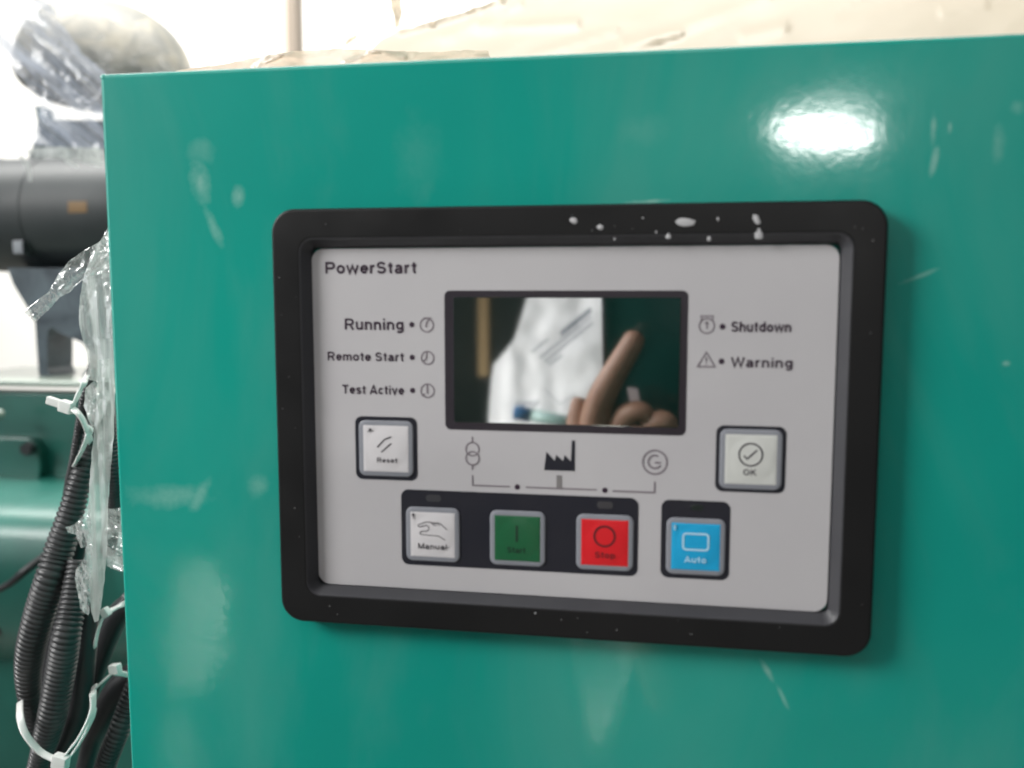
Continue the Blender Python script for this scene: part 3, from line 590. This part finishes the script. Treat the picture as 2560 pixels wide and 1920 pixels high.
sharp(obj('clamp_band', lathe_x([(xb - .006, r_ * .995), (xb - .006, r_ * 1.012), (xb + .006, r_ * 1.012), (xb + .006, r_ * .995)]), filter_m, can), 30)
bm = bmesh.new(); add_box(bm, xb - .007, xb + .007, -r_ * .80 - .012, -r_ * .80 + .004, -r_ * .62 - .008, -r_ * .62 + .008, .001); sharp(obj('clamp_screw_box', bm, band_m, can))
lab = mat('orange_label', (.22, .12, .035), .5); bm = bmesh.new()
yl = .72 - r_; A0 = at(170, 518, yl) - can.location; B0 = at(217, 518, yl) - can.location; xs_ = [A0.x, B0.x]; z0_ = math.asin(A0.z / r_)
vsl = []
for j in range(5):
    an = z0_ + R(5.5 - j * 2.75); yy = -math.cos(an) * r_ * 1.004; zz = math.sin(an) * r_ * 1.004
    vsl.append([bm.verts.new((x, yy, zz)) for x in xs_])
for a_, b_ in zip(vsl[:-1], vsl[1:]): bm.faces.new((a_[0], a_[1], b_[1], b_[0]))
obj('label_sticker', bm, lab, can)

def poly_plate(outline, hole, Y, thick):
    bm = bmesh.new(); es = []
    for L in ([outline] + ([hole] if hole else [])):
        vs = [bm.verts.new(at(x, y, Y)) for x, y in L]; es += [bm.edges.new((vs[i], vs[(i + 1) % len(vs)])) for i in range(len(vs))]
    bmesh.ops.triangle_fill(bm, use_beauty=True, edges=es)
    r = bmesh.ops.extrude_face_region(bm, geom=bm.faces[:]); 
    for v in [g for g in r['geom'] if isinstance(g, bmesh.types.BMVert)]: v.co.y += thick
    bmesh.ops.recalc_face_normals(bm, faces=bm.faces); return bm
bm = poly_plate([(18, 670), (34, 712), (68, 768), (88, 806), (92, 870), (97, 935), (110, 960), (330, 965), (330, 670)], [(126, 818), (118, 832), (117, 920), (124, 936), (150, 946), (190, 946), (206, 940), (222, 915), (222, 880), (207, 857), (150, 832), (132, 819)], .66, .05)
tag(obj('mounting_bracket', bm, slate_m), 'slate grey bracket with a rounded opening below the black canister', 'bracket')
bm = poly_plate([(86, 262), (97, 300), (268, 300), (268, 395), (70, 395), (98, 330)], None, .9, .04)
tag(obj('support_bracket', bm, slate_m), 'slate grey bracket under stretch film above the black canister', 'bracket')
# teal engine frame
fr = thing('generator', 'teal generator body, shade put into its colour, with a pale flange behind the conduits', 'generator', (0, .6, 0))
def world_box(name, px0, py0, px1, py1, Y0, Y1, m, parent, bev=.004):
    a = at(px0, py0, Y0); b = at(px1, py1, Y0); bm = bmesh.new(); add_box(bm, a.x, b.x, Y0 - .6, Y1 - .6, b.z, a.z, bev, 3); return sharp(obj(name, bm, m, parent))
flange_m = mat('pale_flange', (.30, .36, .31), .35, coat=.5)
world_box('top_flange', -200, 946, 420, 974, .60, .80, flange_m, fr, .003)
world_box('rail_web', -200, 974, 420, 1250, .615, .64, teal_shaded, fr)
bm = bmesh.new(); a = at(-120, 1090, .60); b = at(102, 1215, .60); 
bmg = loft(a.x, b.x, b.z, a.z, .02, [(0, .014), (0, .002), (.003, 0)], n=6); bm.free(); sharp(obj('lug_plate', bmg, teal_shaded, fr), 40)
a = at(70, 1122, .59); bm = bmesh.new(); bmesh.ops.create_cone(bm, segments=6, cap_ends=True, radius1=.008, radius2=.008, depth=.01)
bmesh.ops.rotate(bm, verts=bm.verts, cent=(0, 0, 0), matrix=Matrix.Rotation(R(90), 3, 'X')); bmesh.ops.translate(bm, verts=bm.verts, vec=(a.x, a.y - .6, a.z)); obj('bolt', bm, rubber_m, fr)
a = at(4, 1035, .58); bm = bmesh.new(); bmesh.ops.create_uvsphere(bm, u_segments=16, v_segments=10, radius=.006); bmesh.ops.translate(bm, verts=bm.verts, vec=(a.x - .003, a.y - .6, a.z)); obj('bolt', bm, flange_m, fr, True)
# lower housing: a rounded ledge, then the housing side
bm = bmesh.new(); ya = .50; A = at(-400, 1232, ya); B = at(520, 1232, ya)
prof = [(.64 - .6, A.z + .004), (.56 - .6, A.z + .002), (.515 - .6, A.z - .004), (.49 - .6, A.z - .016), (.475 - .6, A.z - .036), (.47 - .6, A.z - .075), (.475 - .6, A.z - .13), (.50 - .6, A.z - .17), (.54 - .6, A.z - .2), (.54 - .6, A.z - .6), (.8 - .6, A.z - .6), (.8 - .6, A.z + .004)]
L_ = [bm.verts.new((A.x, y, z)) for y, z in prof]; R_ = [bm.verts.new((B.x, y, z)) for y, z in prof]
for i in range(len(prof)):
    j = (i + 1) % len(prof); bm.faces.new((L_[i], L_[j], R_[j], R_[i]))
bm.faces.new(L_); bm.faces.new(R_[::-1]); bmesh.ops.recalc_face_normals(bm, faces=bm.faces); sharp(obj('lower_housing', bm, teal_shaded, fr), 40)

# ------------------------------------------------------------------ what the display glass mirrors: phone, hand, wrapped paper
phone = thing('phone', 'dark phone held up before the display, seen mirrored in its glass', 'phone')
phone.matrix_world = M @ Matrix.Translation((0, 0, .006))
phm = mat('phone_back', (.012, .05, .042), .2, coat=.5)
bm = loft(-.0535, .026, -.145, .022, .009, [(0, 0.010), (0, .0035), (.0015, .002)], n=6)      # built in x/z, y is thickness
for v in bm.verts: v.co = Vector((v.co.x, v.co.z, -v.co.y + .012 - .010))
for v in bm.verts: v.co.z = min(v.co.z, -.001 + 0) + .0
bmesh.ops.recalc_face_normals(bm, faces=bm.faces); obj('phone_case', bm, phm, phone)
stk = bm = bmesh.new(); q_ = M.inverted()
pp_ = [q_ @ rat(x, y, .361) for x, y in ((1562, 972), (1590, 975), (1596, 1010), (1582, 1030), (1570, 1012))]
vv_ = [bm.verts.new((p.x, p.y, -.0075)) for p in pp_]; bm.faces.new(vv_); obj('sticker', bm, mat('pale_sticker', (.62, .52, .52), .4), phone)
skin_m = mat('skin', (.50, .25, .155), .5); bsdf(skin_m).inputs['Subsurface Weight'].default_value = .15; bsdf(skin_m).inputs['Subsurface Radius'].default_value = (.01, .004, .002); vary(skin_m, (.30, .155, .10), (.38, .22, .15), 90)
def skinned(name, chains, m):
    """chains of (point, radius); the first point of later chains names a shared joint by index"""
    vs, ed, rad = [], [], []
    for ch in chains:
        prev = None
        for it in ch:
            if isinstance(it, int): prev = it; continue
            p, r = it; vs.append(p); rad.append(r); i = len(vs) - 1
            if prev is not None: ed.append((prev, i))
            prev = i
    me = bpy.data.meshes.new(name); me.from_pydata(vs, ed, []); me.update(); o = link(name, me, m)
    mod = o.modifiers.new('skin', 'SKIN'); mod.use_smooth_shade = True
    me.skin_vertices[0].data[0].use_root = True
    for i, r in enumerate(rad): me.skin_vertices[0].data[i].radius = (r, r)
    o.modifiers.new('sub', 'SUBSURF').levels = 2; o.modifiers['sub'].render_levels = 2
    dg = bpy.context.evaluated_depsgraph_get(); bpy.context.view_layer.update(); dg = bpy.context.evaluated_depsgraph_get()
    me2 = bpy.data.meshes.new_from_object(o.evaluated_get(dg)); o.modifiers.clear(); o.data = me2
    if not me2.materials: me2.materials.append(m)
    return o
D0 = .352
hp = lambda x, y, d=D0: rat(x, y, d)
palm = [(hp(1600, 1420, .372), .030), (hp(1580, 1300, .366), .033), (hp(1555, 1165, .362), .028)]
hand = skinned('person', [
    [*palm],
    [2, (hp(1495, 1110, .354), .0160), (hp(1482, 1050, .350), .0130), (hp(1506, 985, .347), .0118), (hp(1547, 915, .347), .0106), (hp(1585, 852, .348), .0096), (hp(1595, 828, .350), .0072)],
    [2, (hp(1545, 1090, .352), .0125), (hp(1572, 1030, .344), .0108), (hp(1612, 1022, .341), .0098), (hp(1632, 1062, .349), .0084), (hp(1615, 1090, .356), .0075)],
    [2, (hp(1600, 1110, .352), .0125), (hp(1640, 1050, .343), .0106), (hp(1675, 1050, .341), .0096), (hp(1688, 1092, .349), .0082), (hp(1668, 1118, .356), .0074)],
    [2, (hp(1640, 1150, .354), .0115), (hp(1688, 1100, .345), .0096), (hp(1720, 1106, .344), .0088), (hp(1728, 1140, .350), .0076), (hp(1706, 1164, .357), .0068)],
    [1, (hp(1500, 1230, .366), .0150), (hp(1450, 1150, .366), .0130), (hp(1442, 1080, .368), .0108), (hp(1444, 1035, .369), .0085), (hp(1450, 990, .370), .0062)],
    [0, (hp(1640, 1560, .385), .026), (hp(1700, 1800, .41), .030)]], skin_m)
tag(hand, 'hand with one finger stretched up a phone, mirrored in the display', 'person')
# white document in a plastic sleeve on a wrapped parcel
doc = thing('document_sleeve', 'white printed paper in a plastic sleeve mirrored in the display', 'document')
bm = bmesh.new(); DP = [(1325, 700), (1318, 745), (1302, 800), (1285, 850), (1262, 880), (1236, 910), (1228, 960), (1224, 1010), (1220, 1110), (1560, 1120), (1560, 700)]
vs = [bm.verts.new((x, y, 0)) for x, y in DP]; es = [bm.edges.new((vs[i], vs[(i + 1) % len(vs)])) for i in range(len(vs))]
bmesh.ops.triangle_fill(bm, use_beauty=True, edges=es)
for _ in range(5): bmesh.ops.subdivide_edges(bm, edges=[e for e in bm.edges if e.calc_length() > 22], cuts=1); bmesh.ops.triangulate(bm, faces=bm.faces)
for v in bm.verts:
    x, y = v.co.x, v.co.y; v.co = rat(x, y, .62 + .003 * noise.noise(Vector((x * .012, y * .003, 2))) + .002 * noise.noise(Vector((x * .03, y * .02, 7))))
bmesh.ops.recalc_face_normals(bm, faces=bm.faces); obj('paper', bm, sheet_m, doc, True)
inkm = mat('printed_ink', (.12, .14, .18), .6)
def ink(lines, wd=.0016, name='printed_line'):
    for a, b in lines:
        A, B = rat(*a, .598), rat(*b, .598); bm = bmesh.new(); t = (B - A).normalized(); n_ = t.cross(Vector((0, 1, 0))).normalized() * wd / 2
        bm.faces.new([bm.verts.new(p) for p in (A - n_, B - n_, B + n_, A + n_)]); obj(name, bm, inkm, doc)
ink([((1350, 895), (1480, 790)), ((1362, 905), (1482, 806)), ((1372, 912), (1405, 888)), ((1330, 880), (1372, 846))], .0016)
for i in range(9):
    t = i / 9; x, y = 1405 + t * 75, 838 - t * 60; ink([((x, y), (x + 4, y - 14))], .0036, 'printed_letter')
for i in range(7): ink([((1292 + i * 8, 1010 + (i % 3) * 5), (1300 + i * 8, 1000 + (i % 2) * 6))], .0018, 'printed_letter')
ink([((1360, 970), (1400, 1010)), ((1400, 1010), (1440, 985))], .0007)
pen = thing('marker_pen', 'grey green marker with blue cap lying across the mirrored paper', 'pen')
A, B = rat(1287, 1030, .585), rat(1452, 1060, .585); d_ = (B - A)
pm = mat('pen_barrel', (.22, .33, .30), .35); pc = mat('pen_cap_blue', (.02, .13, .30), .35)
obj('pen_barrel', tube_bm([A + d_ * t for t in (.22, .6, 1)], .0068, 16), pm, pen, True)
obj('pen_cap', tube_bm([A + d_ * t for t in (0, .01, .24)], .0078, 16), pc, pen, True)
# tan strap and leaning panels further back (mirrored in the left of the display and in the paint)
strap_m = mat('tan_strap', (.17, .11, .04), .6)
bm = bmesh.new(); add_box(bm, rat(1197, 800, 1.3).x, rat(1222, 800, 1.3).x, -1.32, -1.30, rat(1200, 940, 1.3).z, 2.0); tag(obj('wooden_batten', bm, strap_m), 'tan upright batten mirrored at the left of the display', 'batten')
hang_m = mat('hanging_sheet', (.75, .74, .68), .55); vary(hang_m, (.55, .56, .52), (.78, .76, .7), 3)
def mirror_sheet(label, pts, d, seed):
    bm = bmesh.new(); vs = [bm.verts.new((x, y, 0)) for x, y in pts]; es = [bm.edges.new((vs[i], vs[(i + 1) % len(vs)])) for i in range(len(vs))]
    bmesh.ops.triangle_fill(bm, use_beauty=True, edges=es)
    for _ in range(5): bmesh.ops.subdivide_edges(bm, edges=[e for e in bm.edges if e.calc_length() > 30], cuts=1); bmesh.ops.triangulate(bm, faces=bm.faces)
    for v in bm.verts:
        x, y = v.co.x, v.co.y; v.co = rat(x, y, d + .05 * noise.noise(Vector((x * .006, y * .002, seed))))
    bmesh.ops.recalc_face_normals(bm, faces=bm.faces); return tag(obj('hanging_sheet', bm, hang_m, None, True), label, 'sheet')
mirror_sheet('narrow pale sheet hanging in a point, mirrored below the controller', [(1415, 1480), (1428, 1620), (1440, 1700), (1462, 1800), (1490, 1870), (1540, 1790), (1570, 1680), (1590, 1590), (1592, 1480)], .95, 3)
mirror_sheet('broad pale sheet mirrored low on the cabinet left of the controller', [(440, 1420), (530, 1400), (570, 1480), (560, 1640), (520, 1720), (430, 1740), (410, 1600)], 1.1, 4)
mirror_sheet('pale cloth mirrored at the bottom left of the cabinet', [(430, 1770), (470, 1800), (500, 1960), (370, 1980), (400, 1860)], 1.1, 5)
